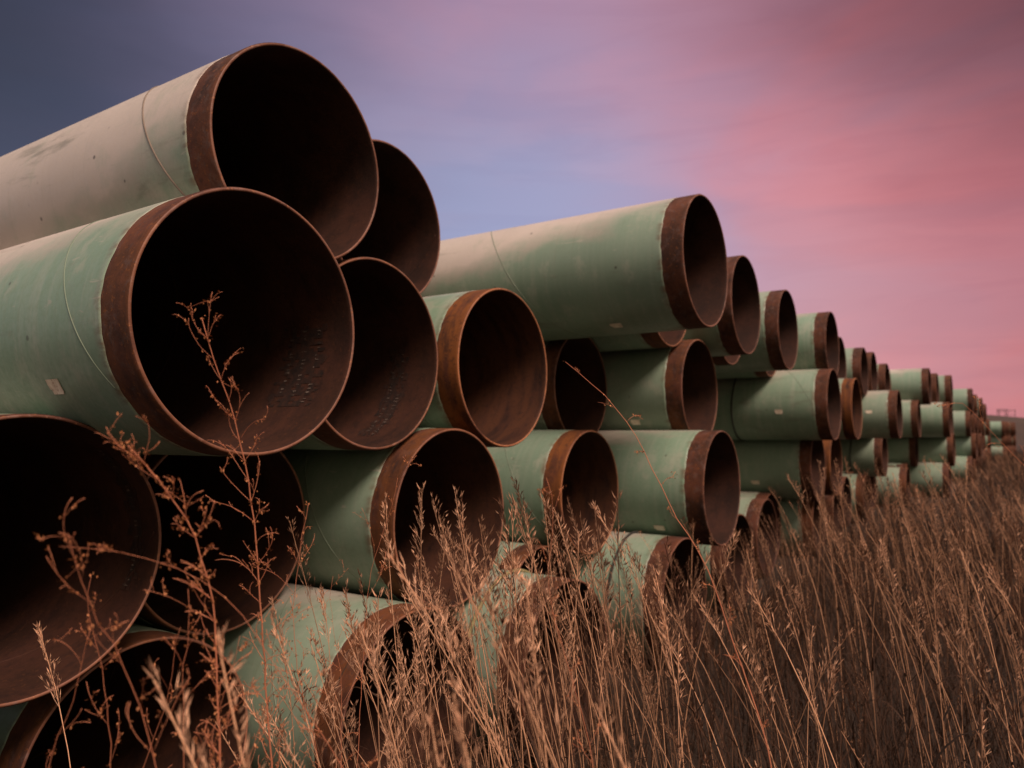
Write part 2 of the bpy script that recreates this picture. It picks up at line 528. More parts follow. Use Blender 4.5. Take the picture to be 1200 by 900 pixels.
# bottom tier
pp(1, -1, 2.6)
pp(1, 0, 2.75, dx=0.02, rusty=0.4, seam=2, chalk=0.2)
pp(1, 1, 2.23, rusty=0.45, seam=1, chalk=0.1, key='R')
pp(1, 2, 2.0, rusty=0.2, rope=[('yellow', 0.36)], chalk=0.15, seam=4)
pp(1, 3, 2.75)
pp(1, 4, 2.08, rusty=0.15, rope=[('black', 0.42)], chalk=0.15, seam=2)
pp(1, 5, 3.0)
pp(1, 6, 2.25, rusty=0.15, chalk=0.2)
for n, y in ((7, 2.8), (8, 2.5), (9, 2.7), (10, 2.3), (11, 2.6), (12, 2.4), (13, 2.7), (14, 2.6), (15, 2.4), (16, 2.8), (17, 2.6), (18, 2.7), (19, 2.1), (20, 2.5), (21, 2.4), (22, 2.4), (23, 1.5), (24, 1.6), (25, 1.6), (26, 1.7)):
    pp(1, n, y, chalk=0.1)

HIDDEN = {(1, -1), (1, 5), (1, 7), (1, 11), (1, 13), (1, 16), (1, 17), (1, 18), (1, 20), (1, 21), (1, 22), (1, 24), (1, 25), (1, 26), (2, 2), (2, 5), (2, 6), (2, 7), (2, 8), (2, 11), (2, 12), (2, 13), (2, 14), (2, 15), (2, 17), (2, 18), (2, 19), (2, 20), (2, 21), (2, 24), (2, 25), (2, 26), (3, 3), (3, 6), (3, 7), (3, 8), (3, 10), (3, 12), (3, 13), (3, 14), (3, 16), (3, 17), (3, 18), (3, 19), (3, 21), (3, 23), (3, 24), (3, 25), (3, 26), (4, 2), (4, 10), (4, 11), (4, 13), (4, 16), (4, 17), (4, 19), (4, 21), (4, 24), (4, 25)}
TIER = {4: 'top tier', 3: 'third tier up', 2: 'second tier up', 1: 'bottom tier'}
ORD = ['first', 'second', 'third', 'fourth', 'fifth', 'sixth', 'seventh', 'eighth', 'ninth', 'tenth', 'eleventh', 'twelfth', 'thirteenth', 'fourteenth', 'fifteenth', 'sixteenth', 'seventeenth', 'eighteenth', 'nineteenth', 'twentieth', 'twenty-first', 'twenty-second', 'twenty-third', 'twenty-fourth', 'twenty-fifth', 'twenty-sixth', 'twenty-seventh', 'twenty-eighth', 'twenty-ninth', 'thirtieth']
KEYLAB = {'A': 'large pipe with pinkish chalky coating, highest of all, at the upper left',
 'E': 'dark round pipe mouth tucked behind the chalky topmost pipe',
 'K': 'long green pipe jutting out of the top tier at centre, pink dust along its back',
 'B': 'green pipe with the largest mouth, worn stencil marks inside, paper tag on its flank',
 'F': 'dark mouth with stencil marks, just right of the largest mouth',
 'G': 'green pipe with bright orange rusty rim left of the long jutting pipe',
 'C': 'huge black pipe mouth cut off by the left edge of the picture',
 'D': 'dark pipe mouth directly under the largest mouth, behind the weeds',
 'H': 'green pipe under the orange rimmed one, its curved weld seam showing',
 'O': 'orange-brown rimmed pipe in the second tier up, between two green flanks above the grass',
 'P': 'green pipe with clean dark rim in the second tier up, crossed by a slanting weed',
 'R': 'lowest large green pipe, mouth half hidden by grass, near the weeds'}
P.sort(key=lambda q: (-q[0], q[1]))
cnt = {}
pipe_index = {}
for i, (t_, n, y, k) in enumerate(P):
    x = slot_x(t_, n)+k.get('dx', 0.0)
    dist = sqrt(x*x+y*y)
    detail = 'near' if dist < 8 else ('mid' if dist < 20 else 'far')
    rr = random.Random(t_*100+n)
    rusty = k.get('rusty', rr.uniform(0.1, 0.5))
    chalk = k.get('chalk', rr.uniform(-0.30, -0.1))
    if t_ < 3: chalk = min(chalk, -0.40)
    hidden = (t_, n) in HIDDEN
    key = k.get('key')
    if hidden:
        lab = 'green coated pipe set far back between its neighbours in the '+TIER[t_]
        cnt[('h', t_)] = cnt.get(('h', t_), 0)+1
    else:
        c = cnt.get(t_, 0); cnt[t_] = c+1
        look = 'orange-ended green pipe' if rusty > 0.7 else 'brown-ended green pipe'
        lab = '%s, %s visible from the left in the near pile\'s %s' % (look, ORD[c], TIER[t_])
        if key in KEYLAB: lab = KEYLAB[key]
    r_ = make_pipe(x, y, t_, detail, (t_*31+n*7) % 97+0.37, chalk, rusty, k.get('seam'), k.get('rope'), k.get('tag_at'), k.get('dark_seam', False), lab, zbase=k.get('dz', 0.0))
    pipe_index[(t_, n)] = r_

# stencilled block and pale marks inside three mouths (worn past reading)
def stencil(parent, th0, th1, y0, y1, rows, seed, vertical=False, label=None):
    rr = random.Random(seed)
    ri = TUBE_R-0.0145
    def cyl(th, y, lift): return ((ri-lift)*cos(RAD(th)), y, R+(ri-lift)*sin(RAD(th)))
    mb = MB()
    n, m = 26, 10
    vs = []
    for i in range(n+1):
        for j in range(m+1):
            e = (0.012*sin(i*1.3+seed)+0.008*rr.random()) if j in (0, m) else 0
            vs.append(cyl(th0+(th1-th0)*i/n, y0+(y1-y0)*j/m+e, 0.0014))
    fc = [(i*(m+1)+j, i*(m+1)+j+1, (i+1)*(m+1)+j+1, (i+1)*(m+1)+j) for i in range(n) for j in range(m) if rr.random() > 0.45*abs(j-m/2+0.5)/(m/2)+0.25*abs(i-n/2)/(n/2)]
    mb.add(vs, fc)
    patch = mb.build('stencil_patch', [M_STENCIL], parent, True)
    mk = MB()
    for r in range(rows):
        yc = y0+(y1-y0)*(r+0.6)/(rows+0.2)
        th = th0+2
        while th < th1-2:
            w = rr.uniform(0.8, 1.5)
            if rr.random() > 0.45:
                # a worn glyph: two or three short strokes
                for s in range(rr.choice((2, 3))):
                    if rr.random() < 0.5:
                        a, b = th+rr.random()*w*0.7, yc+rr.uniform(-0.012, 0.012)
                        q = [(a, b), (a+w*0.5, b), (a+w*0.5, b+0.0035), (a, b+0.0035)]
                    else:
                        a, b = th+rr.random()*w*0.7, yc-0.012
                        q = [(a, b), (a+0.35, b), (a+0.35, b+rr.uniform(0.01, 0.022)), (a, b+0.02)]
                    mk.add([cyl(u, v, 0.003) for u, v in q], [(0, 1, 2, 3)])
            th += w+rr.uniform(0.7, 1.6)
    marks = mk.build('stencil_marks', [M_MARK], patch, False)
stencil(pipe_index[(3, 0)], -38, 8, 0.14, 0.40, 3, 3)
stencil(pipe_index[(3, 1)], -62, 10, 0.20, 0.34, 2, 5)
stencil(pipe_index[(2, -1)], -25, 50, 0.10, 0.19, 1, 8)

# far piles
for i in range(26):
    for t_ in (4, 3, 2, 1):
        if t_ == 4 and i in (6, 7, 15, 16): continue
        rr = random.Random(i*10+t_)
        x = 31.6+SP*(i-(0.5 if t_ % 2 else 0))
        y = 1.25+rr.choice((0, 0, 0.35, 0.7))+rr.uniform(-0.12, 0.12)
        far_lab = 'small dark-mouthed pipe in the %s of the long middle pile beyond a grassy gap, column %d' % (TIER[t_], i+1)
        make_pipe(x, y, t_, 'far', rr.uniform(0, 90), rr.uniform(-0.5, -0.3), rr.uniform(0.1, 0.4), label='distant green pipe among the %s of the second pile' % TIER[t_], group='distant pipes in the %s of the second pile' % TIER[t_])
for i in range(7):
    for t_ in (3, 2, 1):
        rr = random.Random(i*17+t_)
        x = 58.5+SP*(i-(0.5 if t_ % 2 else 0))
        make_pipe(x, 0.56-0.11*i+rr.uniform(-0.04, 0.04), t_, 'far', rr.uniform(0, 90), -0.5, 0.3, label='tiny green pipe in the farthest low pile under the gantry', group='pipes of the farthest low pile')

# ------------------------------------------------------------------ far gantry on the ridge
g0 = at(1180, 486, 392); g0[2] = 8.2
gr = empty('power_gantry', g0)
tag(gr, 'thin steel switchyard gantry standing on the far ridge under pink sky', 'gantry')
RTv = Vector((RT[0], RT[1], 0))
M_STEEL = flat('dull galvanised steel', (0.06, 0.05, 0.05), (0.10, 0.08, 0.08), 2, 0.7)
def member(name, a, b, w):
    mb = MB(); A = RTv*a[0]; B = RTv*b[0]
    mb.tube([(A.x, A.y, a[1]), (B.x, B.y, b[1])], [w, w], 4)
    return mb.build(name, [M_STEEL], gr, False)
for x in (-5.0, -4.0, -0.9, 0.2, 4.2): member('column', (x, -2), (x+0.1, 6.4), 0.17)
member('beam', (-5.2, 6.3), (0.6, 6.3), 0.22); member('beam', (-5.2, 5.2), (0.6, 5.2), 0.10); member('beam', (0.2, 5.9), (4.4, 5.9), 0.14); member('beam', (-1.0, 3.6), (4.4, 3.6), 0.1)
for x in (-4.5, -2.6, -1.2, 1.6): member('brace', (x, 5.2), (x+0.8, 6.3), 0.07)

# ------------------------------------------------------------------ grass
class NP:
    """big mesh assembled from copies of small template meshes"""
    def __init__(self): self.V, self.F, self.M, self.T, self.n = [], [], [], [], 0
    def put(self, v, f, m, t):
        self.V.append(v); self.F.append(f+self.n); self.M.append(m); self.T.append(t); self.n += len(v)
    def build(self, name, mats):
        V = np.concatenate(self.V).astype(np.float32); Fq = np.concatenate(self.F).astype(np.int32)
        M = np.concatenate(self.M).astype(np.int32); T = np.concatenate(self.T).astype(np.float32)
        me = bpy.data.meshes.new(name)
        me.vertices.add(len(V)); me.vertices.foreach_set('co', V.ravel())
        me.loops.add(Fq.size); me.loops.foreach_set('vertex_index', Fq.ravel())
        me.polygons.add(len(Fq))
        me.polygons.foreach_set('loop_start', np.arange(0, Fq.size, 4, dtype=np.int32))
        me.polygons.foreach_set('loop_total', np.full(len(Fq), 4, dtype=np.int32))
        for m in mats: me.materials.append(m)
        me.polygons.foreach_set('material_index', M)
        me.polygons.foreach_set('use_smooth', np.ones(len(Fq), dtype=bool))
        a = me.attributes.new('tint', 'FLOAT', 'POINT'); a.data.foreach_set('value', T)
        me.update(calc_edges=True); me.validate()
        o = bpy.data.objects.new(name, me); COL.objects.link(o)
        return o

def quad_tube(pts, rad, n=3):
    pts = np.array(pts); N = len(pts)
    t = np.gradient(pts, axis=0); t /= np.linalg.norm(t, axis=1)[:, None]+1e-9
    a = np.cross(t, np.array([0.3, 0.9, 0.2])); a /= np.linalg.norm(a, axis=1)[:, None]+1e-9
    b = np.cross(t, a)
    vs = []
    for k in range(n):
        an = 2*pi*k/n
        vs.append(pts+np.array(rad)[:, None]*(cos(an)*a+sin(an)*b))
    v = np.stack(vs, 1).reshape(-1, 3)
    f = [(i*n+k, i*n+(k+1) % n, (i+1)*n+(k+1) % n, (i+1)*n+k) for i in range(N-1) for k in range(n)]
    return v, np.array(f)
def ribbon(pts, w, side):
    pts = np.array(pts); side = np.array(side)/np.linalg.norm(side)
    v = np.stack([pts-np.array(w)[:, None]*side, pts+np.array(w)[:, None]*side], 1).reshape(-1, 3)
    f = [(2*i, 2*i+1, 2*i+3, 2*i+2) for i in range(len(pts)-1)]
    return v, np.array(f)

def stem_template(r, kind):
    """one dry grass stem about 1 m tall (unit height): culm, leaves, seed head"""
    V, F, M, T = [], [], [], []
    n = 0
    def put(v, f, m, t):
        nonlocal n
        V.append(v); F.append(f+n); M.append(np.full(len(f), m)); T.append(np.full(len(v), t)); n += len(v)
    lean = r.uniform(0.0, 0.34); bend = r.uniform(-0.05, 0.22)
    S = np.linspace(0, 1, 9)
    px = lean*S+bend*S**3; py = 0.02*np.sin(S*r.uniform(2, 5)+r.uniform(0, 6))
    pts = np.stack([px, py, S*sqrt(max(0.5, 1-lean*lean))], 1)
    v, f = quad_tube(pts, np.linspace(0.0021, 0.0010, 9)); put(v, f, 0, r.uniform(0.35, 0.95))
    # leaves
    for k in range(r.choice((1, 2, 3))):
        s0 = r.uniform(0.1, 0.55); a = r.uniform(0, 2*pi); L = r.uniform(0.12, 0.3)
        p0 = np.array([np.interp(s0, S, px), np.interp(s0, S, py), np.interp(s0, S, pts[:, 2])])
        q = np.linspace(0, 1, 6)
        up_ = r.uniform(0.5, 1.1); dr = r.uniform(0.2, 1.2)
        out = np.array([cos(a), sin(a), 0])
        lp = p0+np.outer(q*L*0.75, out)+np.outer(L*(up_*q-dr*q*q), [0, 0, 1])
        v, f = ribbon(lp, 0.0028*(1-q**2)+0.0003, [-sin(a)+r.uniform(-.5, .5), cos(a), r.uniform(-.4, .4)]); put(v, f, 2, r.random())
    # seed head
    top = pts[-1]; dirt = pts[-1]-pts[-2]; dirt /= np.linalg.norm(dirt)
    HL = r.uniform(0.13, 0.27) if kind != 'spike' else r.uniform(0.10, 0.16)
    nb = r.randint(22, 34) if kind != 'spike' else r.randint(22, 32)
    side_bias = r.uniform(0, 2*pi)
    for k in range(nb):
        s = k/nb
        base = top-dirt*HL*(1-s)
        # pull the base onto the culm
        zz = base[2]; base = np.array([np.interp(zz, pts[:, 2], px), np.interp(zz, pts[:, 2], py), zz])
        a = side_bias+r.gauss(0, 1.1)
        L = (0.052 if kind != 'spike' else 0.02)*(1-0.65*s)*r.uniform(0.5, 1.15)
        out = np.array([cos(a), sin(a), 0])
        spread = r.uniform(0.25, 0.6)
        d = out*spread+np.array([0, 0, 1.0])*r.uniform(0.5, 1.0); d /= np.linalg.norm(d)
        end = base+d*L
        if kind != 'spike':
            v, f = ribbon([base, (base+end)/2+out*0.002, end], [0.0004]*3, np.cross(d, [0.3, 0.2, 0.9])); put(v, f, 1, 0.4)
        for q in range(r.choice((2, 3, 4)) if kind != 'spike' else 2):
            b0 = base+d*L*r.uniform(0.45, 1.0)
            d2 = d+np.array([r.gauss(0, .25), r.gauss(0, .25), r.uniform(-0.3, 0.2)]); d2 /= np.linalg.norm(d2)
            l = r.uniform(0.010, 0.022); w = r.uniform(0.0007, 0.0015)
            s1 = np.cross(d2, [r.gauss(0, 1), r.gauss(0, 1), 0.4]); s1 /= np.linalg.norm(s1); s2 = np.cross(d2, s1)
            vv = np.array([b0, b0+d2*l*0.4+s1*w, b0+d2*l, b0+d2*l*0.4-s1*w, b0+d2*l*0.4+s2*w, b0+d2*l*0.4-s2*w])
            ff = np.array([(0, 1, 2, 3), (0, 4, 2, 5)])
            put(vv, ff, 1, r.random())
    return np.concatenate(V), np.concatenate(F), np.concatenate(M), np.concatenate(T)

gr_ = random.Random(5)
STEMS = [stem_template(gr_, 'panicle') for _ in range(14)]+[stem_template(gr_, 'spike') for _ in range(5)]
def blade_template(r):
    q = np.linspace(0, 1, 5); lean = r.uniform(0.1, 0.9)
    lp = np.stack([lean*q**1.6, 0.1*np.sin(q*3)*r.uniform(-1, 1), q*sqrt(1-min(lean, .9)**2*0.6)-max(0, lean-0.5)*q**3*0.8], 1)
    v, f = ribbon(lp, 0.0030*(1-q**2)+0.0004, [0.15*r.uniform(-1, 1), 1, 0])
    return v, f, np.full(len(f), 2), np.full(len(v), r.random())
BLADES = [blade_template(gr_) for _ in range(16)]

LEAN_AZ = math.atan2(-RT[1], -RT[0])         # the wind lays the stems over towards the near pile
def place(npm, tmpl, x, y, h, az, thick=1.0, dt=0.0, z0=0.0, widen=1.0):
    v, f, m, t = tmpl
    c, s = cos(az), sin(az)
    w = v*np.array([h, h, h]) if h < 1 else v*np.array([1+(h-1)*0.6, 1+(h-1)*0.6, h])
    if widen != 1.0: w = w*np.array([widen, widen, 1])
    X = w[:, 0]*c-w[:, 1]*s+x; Y = w[:, 0]*s+w[:, 1]*c+y
    npm.put(np.stack([X, Y, w[:, 2]+z0], 1), f, m, np.clip(t+dt, 0, 1))

def uv_of(x, y, z):
    p = np.array([x, y, z-CAM_H]); d = p@FW
    return 600+F_PX*(p@RT)/d, 450-F_PX*(p@UP)/d, d

def mouth_y(x):
    """how far the grass reaches towards the pile at x"""
    return 1.15 if x < 0.9 else (2.05 if x < 1.8 else 2.2) if x < 20 else 1.3

tall = NP()
gr2 = random.Random(21)
cnt_t = 0
def patch_noise(x, y):
    return 0.5+0.25*sin(x*1.7+y*2.3+1)+0.25*sin(x*3.9-y*2.9)+0.15*sin(x*8.1+y*7.3)
def density(x, y):
    u, v, d = uv_of(x, y, 1.0)
    if d < 0.45: return 0
    k = 1.0
    if u < 560: k = max(0.05, (u-250)/310)**1.1 if u > 250 else 0.05
    if u < 400 and d < 1.35: return 0
    if d < 1.35: k *= 0.12
    if x < 1.0 and y > 0.9: k *= 0.25
    if u > 820: k *= 0.62
    elif 450 < u < 760 and d < 2.9: k *= 2.0
    return k*(0.25+1.05*patch_noise(x, y))
# near field: everything out to 9 m
tries = 9000
for _ in range(tries):
    x = gr2.uniform(0.25, 9.5); y = gr2.uniform(-1.8, 2.15)
    if y > mouth_y(x): continue
    if gr2.random() > density(x, y)*0.27: continue
    u, v, d = uv_of(x, y, 1.0)
    h = gr2.gauss(1.06, 0.21)
    if u < 560: h = gr2.gauss(1.10, 0.19)
    elif u < 780 and d < 2.8: h = gr2.gauss(1.32, 0.20)
    if y > 1.2 and x > 3.2: h *= 0.80
    if d < 1.25: h = min(h, 1.05)*0.92
    h = min(1.5, max(0.6, h))
    az = LEAN_AZ+gr2.gauss(0, 0.9)
    place(tall, gr2.choice(STEMS), x, y, h, az, dt=(0.30 if gr2.random() < 0.18 else gr2.uniform(-0.60, 0.22))-(0.14 if u > 820 else 0))  # tint darkened at picture right, painting in shade and vignette
    cnt_t += 1
# a few stems right beside the camera, soft because they are so close
for (u, v, d) in ((430, 650, 1.15), (475, 780, .95), (560, 800, .9), (640, 780, 1.0), (770, 650, 1.1), (980, 850, .95)):
    p = at(u, v, d)
    for q in range(1):
        place(tall, gr2.choice(STEMS), p[0]+gr2.gauss(0, .02)+0.10*RT[0], p[1]+gr2.gauss(0, .02)+0.10*RT[1], p[2]/0.985*gr2.uniform(0.96, 1.0), LEAN_AZ+gr2.gauss(0, 0.3), dt=gr2.uniform(0.0, 0.25))
# farther out, thinner and in clumps
for _ in range(11000):
    x = 9.5+28*gr2.random()**1.3; y = gr2.uniform(-5.0, 2.0)
    if y > mouth_y(x): continue
    if gr2.random() > 0.12*(0.2+0.8*patch_noise(x*0.7, y)): continue
    h = gr2.gauss(0.88, 0.16)
    if y > 0.9 and x < 30: h *= 0.62
    elif x > 26: h *= 1.05
    place(tall, gr2.choice(STEMS), x, y, max(0.4, h), LEAN_AZ+gr2.gauss(0, 0.6), dt=gr2.uniform(-0.4, 0.2), widen=1.4)
o = tall.build('tall_grass', [M_STRAW, M_HEAD, M_BLADE])
tag(o, 'tall dry reddish prairie grass with feathery seed heads in front of the pipes', 'grass', kind='stuff')

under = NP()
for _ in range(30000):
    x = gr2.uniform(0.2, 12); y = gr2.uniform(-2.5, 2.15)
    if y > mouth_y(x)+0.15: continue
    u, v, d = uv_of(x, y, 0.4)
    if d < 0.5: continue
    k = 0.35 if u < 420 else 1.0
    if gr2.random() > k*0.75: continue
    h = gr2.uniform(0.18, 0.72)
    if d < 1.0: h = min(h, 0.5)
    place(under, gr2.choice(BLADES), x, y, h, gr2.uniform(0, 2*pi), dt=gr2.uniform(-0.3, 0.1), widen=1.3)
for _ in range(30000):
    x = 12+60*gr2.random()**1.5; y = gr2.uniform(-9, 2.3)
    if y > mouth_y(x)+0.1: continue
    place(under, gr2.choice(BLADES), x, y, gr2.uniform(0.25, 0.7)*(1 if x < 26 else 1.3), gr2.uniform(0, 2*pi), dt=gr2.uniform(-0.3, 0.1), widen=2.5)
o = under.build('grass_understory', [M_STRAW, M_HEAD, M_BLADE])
tag(o, 'low tangled dead grass covering the ground below the seed heads', 'grass', kind='stuff')

# ------------------------------------------------------------------ weeds
def smooth_line(pts, n):
    pts = np.array(pts, float)
    seg = np.r_[0, np.cumsum(np.linalg.norm(np.diff(pts, axis=0), axis=1))]
    s = np.linspace(0, seg[-1], n)
    out = np.stack([np.interp(s, seg, pts[:, k]) for k in range(3)], 1)
    for _ in range(2):
        out[1:-1] = (out[:-2]+2*out[1:-1]+out[2:])/4
    return out
def crumbs(mb, p, r, k, size=0.0042):
    """crumpled dead leaf bits round a node"""
    for _ in range(k):
        c = np.array(p)+np.array([r.gauss(0, 1), r.gauss(0, 1), r.gauss(0, 1)])*size*0.7
        d = np.array([r.gauss(0, 1), r.gauss(0, 1), r.gauss(0, 1)]); d /= np.linalg.norm(d)
        a = np.cross(d, [0.2, 0.5, 0.8]); a /= np.linalg.norm(a)
        l, w = size*r.uniform(0.8, 2.2), size*r.uniform(0.2, 0.5)
        b = np.cross(d, a)
        mb.add([c-d*l*0.5, c+a*w, c+d*l*0.5+b*w, c-a*w+b*w*0.6], [(0, 1, 2), (0, 2, 3), (1, 3, 2), (0, 3, 1)], 0, r.random())
def twig(mb, pod, p, d, L, r0, rr, level=0, curl=None):
    n = 9
    d = np.array(d)/np.linalg.norm(d)
    ax = np.array([rr.gauss(0, 1), rr.gauss(0, 1), rr.gauss(0, 0.4)]); ax /= np.linalg.norm(ax)
    k = curl if curl is not None else rr.choice((-1, 1))*rr.uniform(0.2, 1.7)
    pts = [np.array(p)]
    kink = rr.uniform(0.1, 0.3)
    for i in range(n):
        bend = np.cross(d, ax)*k/n*(0.4+1.3*i/n)+np.array([rr.gauss(0, 1), rr.gauss(0, 1), rr.gauss(0, 1)])*kink/4
        d = d+bend+np.array([0, 0, 0.02]); d /= np.linalg.norm(d)
        pts.append(pts[-1]+d*L/n)
    mb.tube(pts, list(np.linspace(r0, max(0.0005, r0*0.4), len(pts))), 4, 0, rr.uniform(0.2, 0.9))
    if level < 2:
        for q in range(rr.choice((1, 2, 3)) if level == 0 else rr.choice((0, 1))):
            i = rr.randint(2, n-1)
            dd = (pts[i+1]-pts[i]); dd /= np.linalg.norm(dd)
            twig(mb, pod, pts[i], dd+np.array([rr.gauss(0, .6), rr.gauss(0, .6), rr.gauss(0.2, .4)]), L*rr.uniform(0.25, 0.55), r0*0.6, rr, level+1)
            crumbs(pod, pts[i], rr, rr.choice((1, 2, 4)))
    for i in range(2, n+1, 3):
        if rr.random() < 0.55: crumbs(pod, pts[i], rr, rr.choice((1, 2)), 0.004)
def weed(line, r0, seed, label, twigs=12, tl=0.12, side=None, start=0.25, leafy=1.0):
    rr = random.Random(seed)
    pts = [at(u, v, d) for u, v, d in line]
    # carry the stem on down to the soil
    p0 = pts[0]; p1 = pts[1]
    dd = (p0-p1)/np.linalg.norm(p0-p1)
    dd = dd*np.array([0.35, 0.35, 1])
    foot = p0+dd*(p0[2]/max(0.2, -dd[2]))
    foot[2] = -0.01
    pts = [foot]+pts
    L = smooth_line(pts, 46)
    root = empty('dry_weed', (foot[0], foot[1], 0))
    tag(root, label, 'weed', 'dry branching weeds in front of the pipes')
    L0 = L-np.array([foot[0], foot[1], 0])
    mb, pod = MB(), MB()
    N = len(L0)
    jit = np.array([[rr.gauss(0, 1), rr.gauss(0, 1), 0] for _ in range(N)])*0.0012
    L0 = L0+jit
    mb.tube(L0, list(r0*(1-0.78*np.linspace(0, 1, N)**1.2)), 6, 0, 0.45)
    st = int(N*0.45)
    for k in range(twigs):
        s = start+(1-start)*((k+rr.random()*0.8)/twigs)
        i = min(N-2, int(s*N))
        t = L0[i+1]-L0[i]; t /= np.linalg.norm(t)
        sgn = -1 if (k % 2) else 1
        if side: sgn = side if rr.random() < 0.7 else -side
        out = RT*sgn*rr.uniform(0.5, 1.1)+FW*rr.uniform(-0.4, 0.4)*0.6+t*rr.uniform(0.7, 1.6)
        twig(mb, pod, L0[i], out, tl*rr.uniform(0.45, 1.4)*(1-0.35*s), r0*(1-0.75*s)*0.42, rr)
        crumbs(pod, L0[i], rr, int(rr.choice((1, 2, 4))*leafy))
    for i in range(int(N*0.55), N):
        if rr.random() < 0.55*leafy: crumbs(pod, L0[i], rr, rr.choice((1, 2, 3)), 0.005)
    mb.build('stem', [M_WEED], root)
    pod.build('dead_leaves', [M_POD], root, False)
    return root

weed([(258, 880, 1.30), (254, 760, 1.30), (246, 675, 1.29), (222, 610, 1.27), (188, 562, 1.25), (160, 532, 1.23), (150, 522, 1.22)], 0.0036, 1,
     'thick reddish dry weed leaning left in front of the lowest dark pipe mouths', twigs=56, tl=0.095, side=-1, start=0.42, leafy=1.8)
weed([(318, 880, 1.62), (306, 720, 1.60), (300, 640, 1.58), (292, 560, 1.57), (276, 490, 1.55), (252, 430, 1.53), (240, 388, 1.52), (237, 372, 1.52)], 0.0034, 2,
     'tall thin dry weed rising in front of the largest low mouth', twigs=50, tl=0.11, start=0.36, leafy=1.3)
weed([(180, 870, 1.12), (150, 790, 1.12), (118, 730, 1.10), (92, 680, 1.08), (80, 625, 1.08)], 0.0015, 3,
     'forked dry weed low at the far left, in the dark mouth', twigs=20, tl=0.12, start=0.35, leafy=0.7)
weed([(262, 690, 1.22), (222, 672, 1.20), (180, 655, 1.18), (140, 640, 1.16), (105, 646, 1.15), (70, 640, 1.14)], 0.0014, 4,
     'thin weed sprig arching to the left edge', twigs=9, tl=0.07, start=0.5, leafy=0.8)
weed([(215, 870, 1.25), (212, 790, 1.25), (226, 730, 1.25), (220, 690, 1.25)], 0.0016, 6,
     'short crooked weed left of the thick leaning one', twigs=18, tl=0.10, start=0.3, leafy=0.8)
weed([(372, 880, 1.72), (350, 800, 1.7), (342, 720, 1.7), (352, 640, 1.7), (362, 590, 1.7)], 0.0018, 7,
     'upright thin weed between the second and third low mouths', twigs=22, tl=0.11, start=0.3, leafy=0.9)
weed([(430, 700, 1.95), (436, 660, 1.95), (452, 615, 1.95), (462, 590, 1.95), (466, 560, 1.95)], 0.0014, 8,
     'small bare three-forked twig against the mouth in the middle', twigs=4, tl=0.16, start=0.78, leafy=0.2, side=1)
weed([(900, 870, 1.7), (862, 760, 1.75), (828, 660, 1.8), (780, 585, 1.85), (752, 520, 1.9), (715, 466, 1.95), (680, 438, 1.97), (662, 424, 1.98)], 0.0024, 9,
     'long slender weed slanting up left across the middle pipes', twigs=11, tl=0.06, start=0.5, leafy=0.4)
weed([(1290, 690, 2.3), (1215, 560, 2.3), (1170, 515, 2.3), (1142, 486, 2.3), (1126, 462, 2.3), (1112, 466, 2.3), (1106, 480, 2.3)], 0.0022, 10,
     'long weed arching down at its tip near the far piles', twigs=8, tl=0.10, start=0.6, leafy=0.3)
weed([(690, 860, 1.5), (660, 760, 1.5), (640, 690, 1.5), (652, 600, 1.5), (640, 560, 1.5)], 0.0016, 12,
     'upright pale weed stalk left of centre among the seed heads', twigs=12, tl=0.07, start=0.5, leafy=0.6)

for q, (u0, v0, u1, v1, d) in enumerate(((60, 880, 100, 760, 1.25), (130, 890, 100, 700, 1.3), (290, 890, 330, 740, 1.45), (230, 890, 275, 770, 1.3), (400, 890, 385, 700, 1.9), (170, 890, 205, 760, 1.4))):
    weed([(u0, v0, d), ((u0+u1)/2+8, (v0+v1)/2, d), (u1, v1, d), (u1+6, v1-25, d)], 0.0013, 40+q, 'thin bare twiggy weed stalk low against the dark bottom pipe mouths', twigs=13, tl=0.09, start=0.35, leafy=0.5)

# ------------------------------------------------------------------ sky and light
w = bpy.data.worlds.new('World')
sc.world = w
w.use_nodes = True
t = NT(w)
bg = t.n['Background']
tc = t.new('ShaderNodeTexCoord').outputs['Generated']
sky = t.new('ShaderNodeTexSky', sky_type='NISHITA')
SUN_EL, SUN_AZ = RAD(50), math.atan2(-0.92, -0.40)       # towards the glow behind the camera
sky.sun_disc = False
sky.sun_elevation = SUN_EL
sky.sun_rotation = math.pi/2-SUN_AZ
sky.air_density = 1.5; sky.dust_density = 2.0
x, y, z = t.sep(tc)
def dotd(d):
    nd = t.new('ShaderNodeVectorMath', operation='DOT_PRODUCT')
    t.put(nd.inputs[0], tc); nd.inputs[1].default_value = tuple(d)
    return nd.outputs['Value']
# streaky cloud noise, flattened towards the horizon
nA = t.noise(t.mapping(tc, (1.0, 1.0, 3.4), (0.22, -0.20, 0)), 2.1, 6, 0.52, 0.5)
nB = t.noise(t.mapping(tc, (1.0, 1.0, 2.2), (0.3, 0.2, 0.4)), 1.7, 6, 0.55, 0.8)
wn = t.new('ShaderNodeTexNoise'); t.put(wn.inputs['Vector'], t.mapping(tc, (1.0, 1.0, 3.0), (0.12, -0.1, 0.3))); wn.inputs['Scale'].default_value = 3.0; wn.inputs['Detail'].default_value = 5
wv = t.new('ShaderNodeVectorMath', operation='MULTIPLY_ADD')
t.put(wv.inputs[0], wn.outputs['Color']); wv.inputs[1].default_value = (0.18, 0.18, 0.12); wv.inputs[2].default_value = (-0.09, -0.09, -0.06)
wa = t.new('ShaderNodeVectorMath', operation='ADD'); t.put(wa.inputs[0], tc); t.put(wa.inputs[1], wv.outputs[0])
wnm = t.new('ShaderNodeVectorMath', operation='NORMALIZE'); t.put(wnm.inputs[0], wa.outputs[0])
wdir = wnm.outputs[0]
def lin(c): return tuple((v/255/12.92 if v <= 10 else ((v/255+0.055)/1.055)**2.4) for v in c)
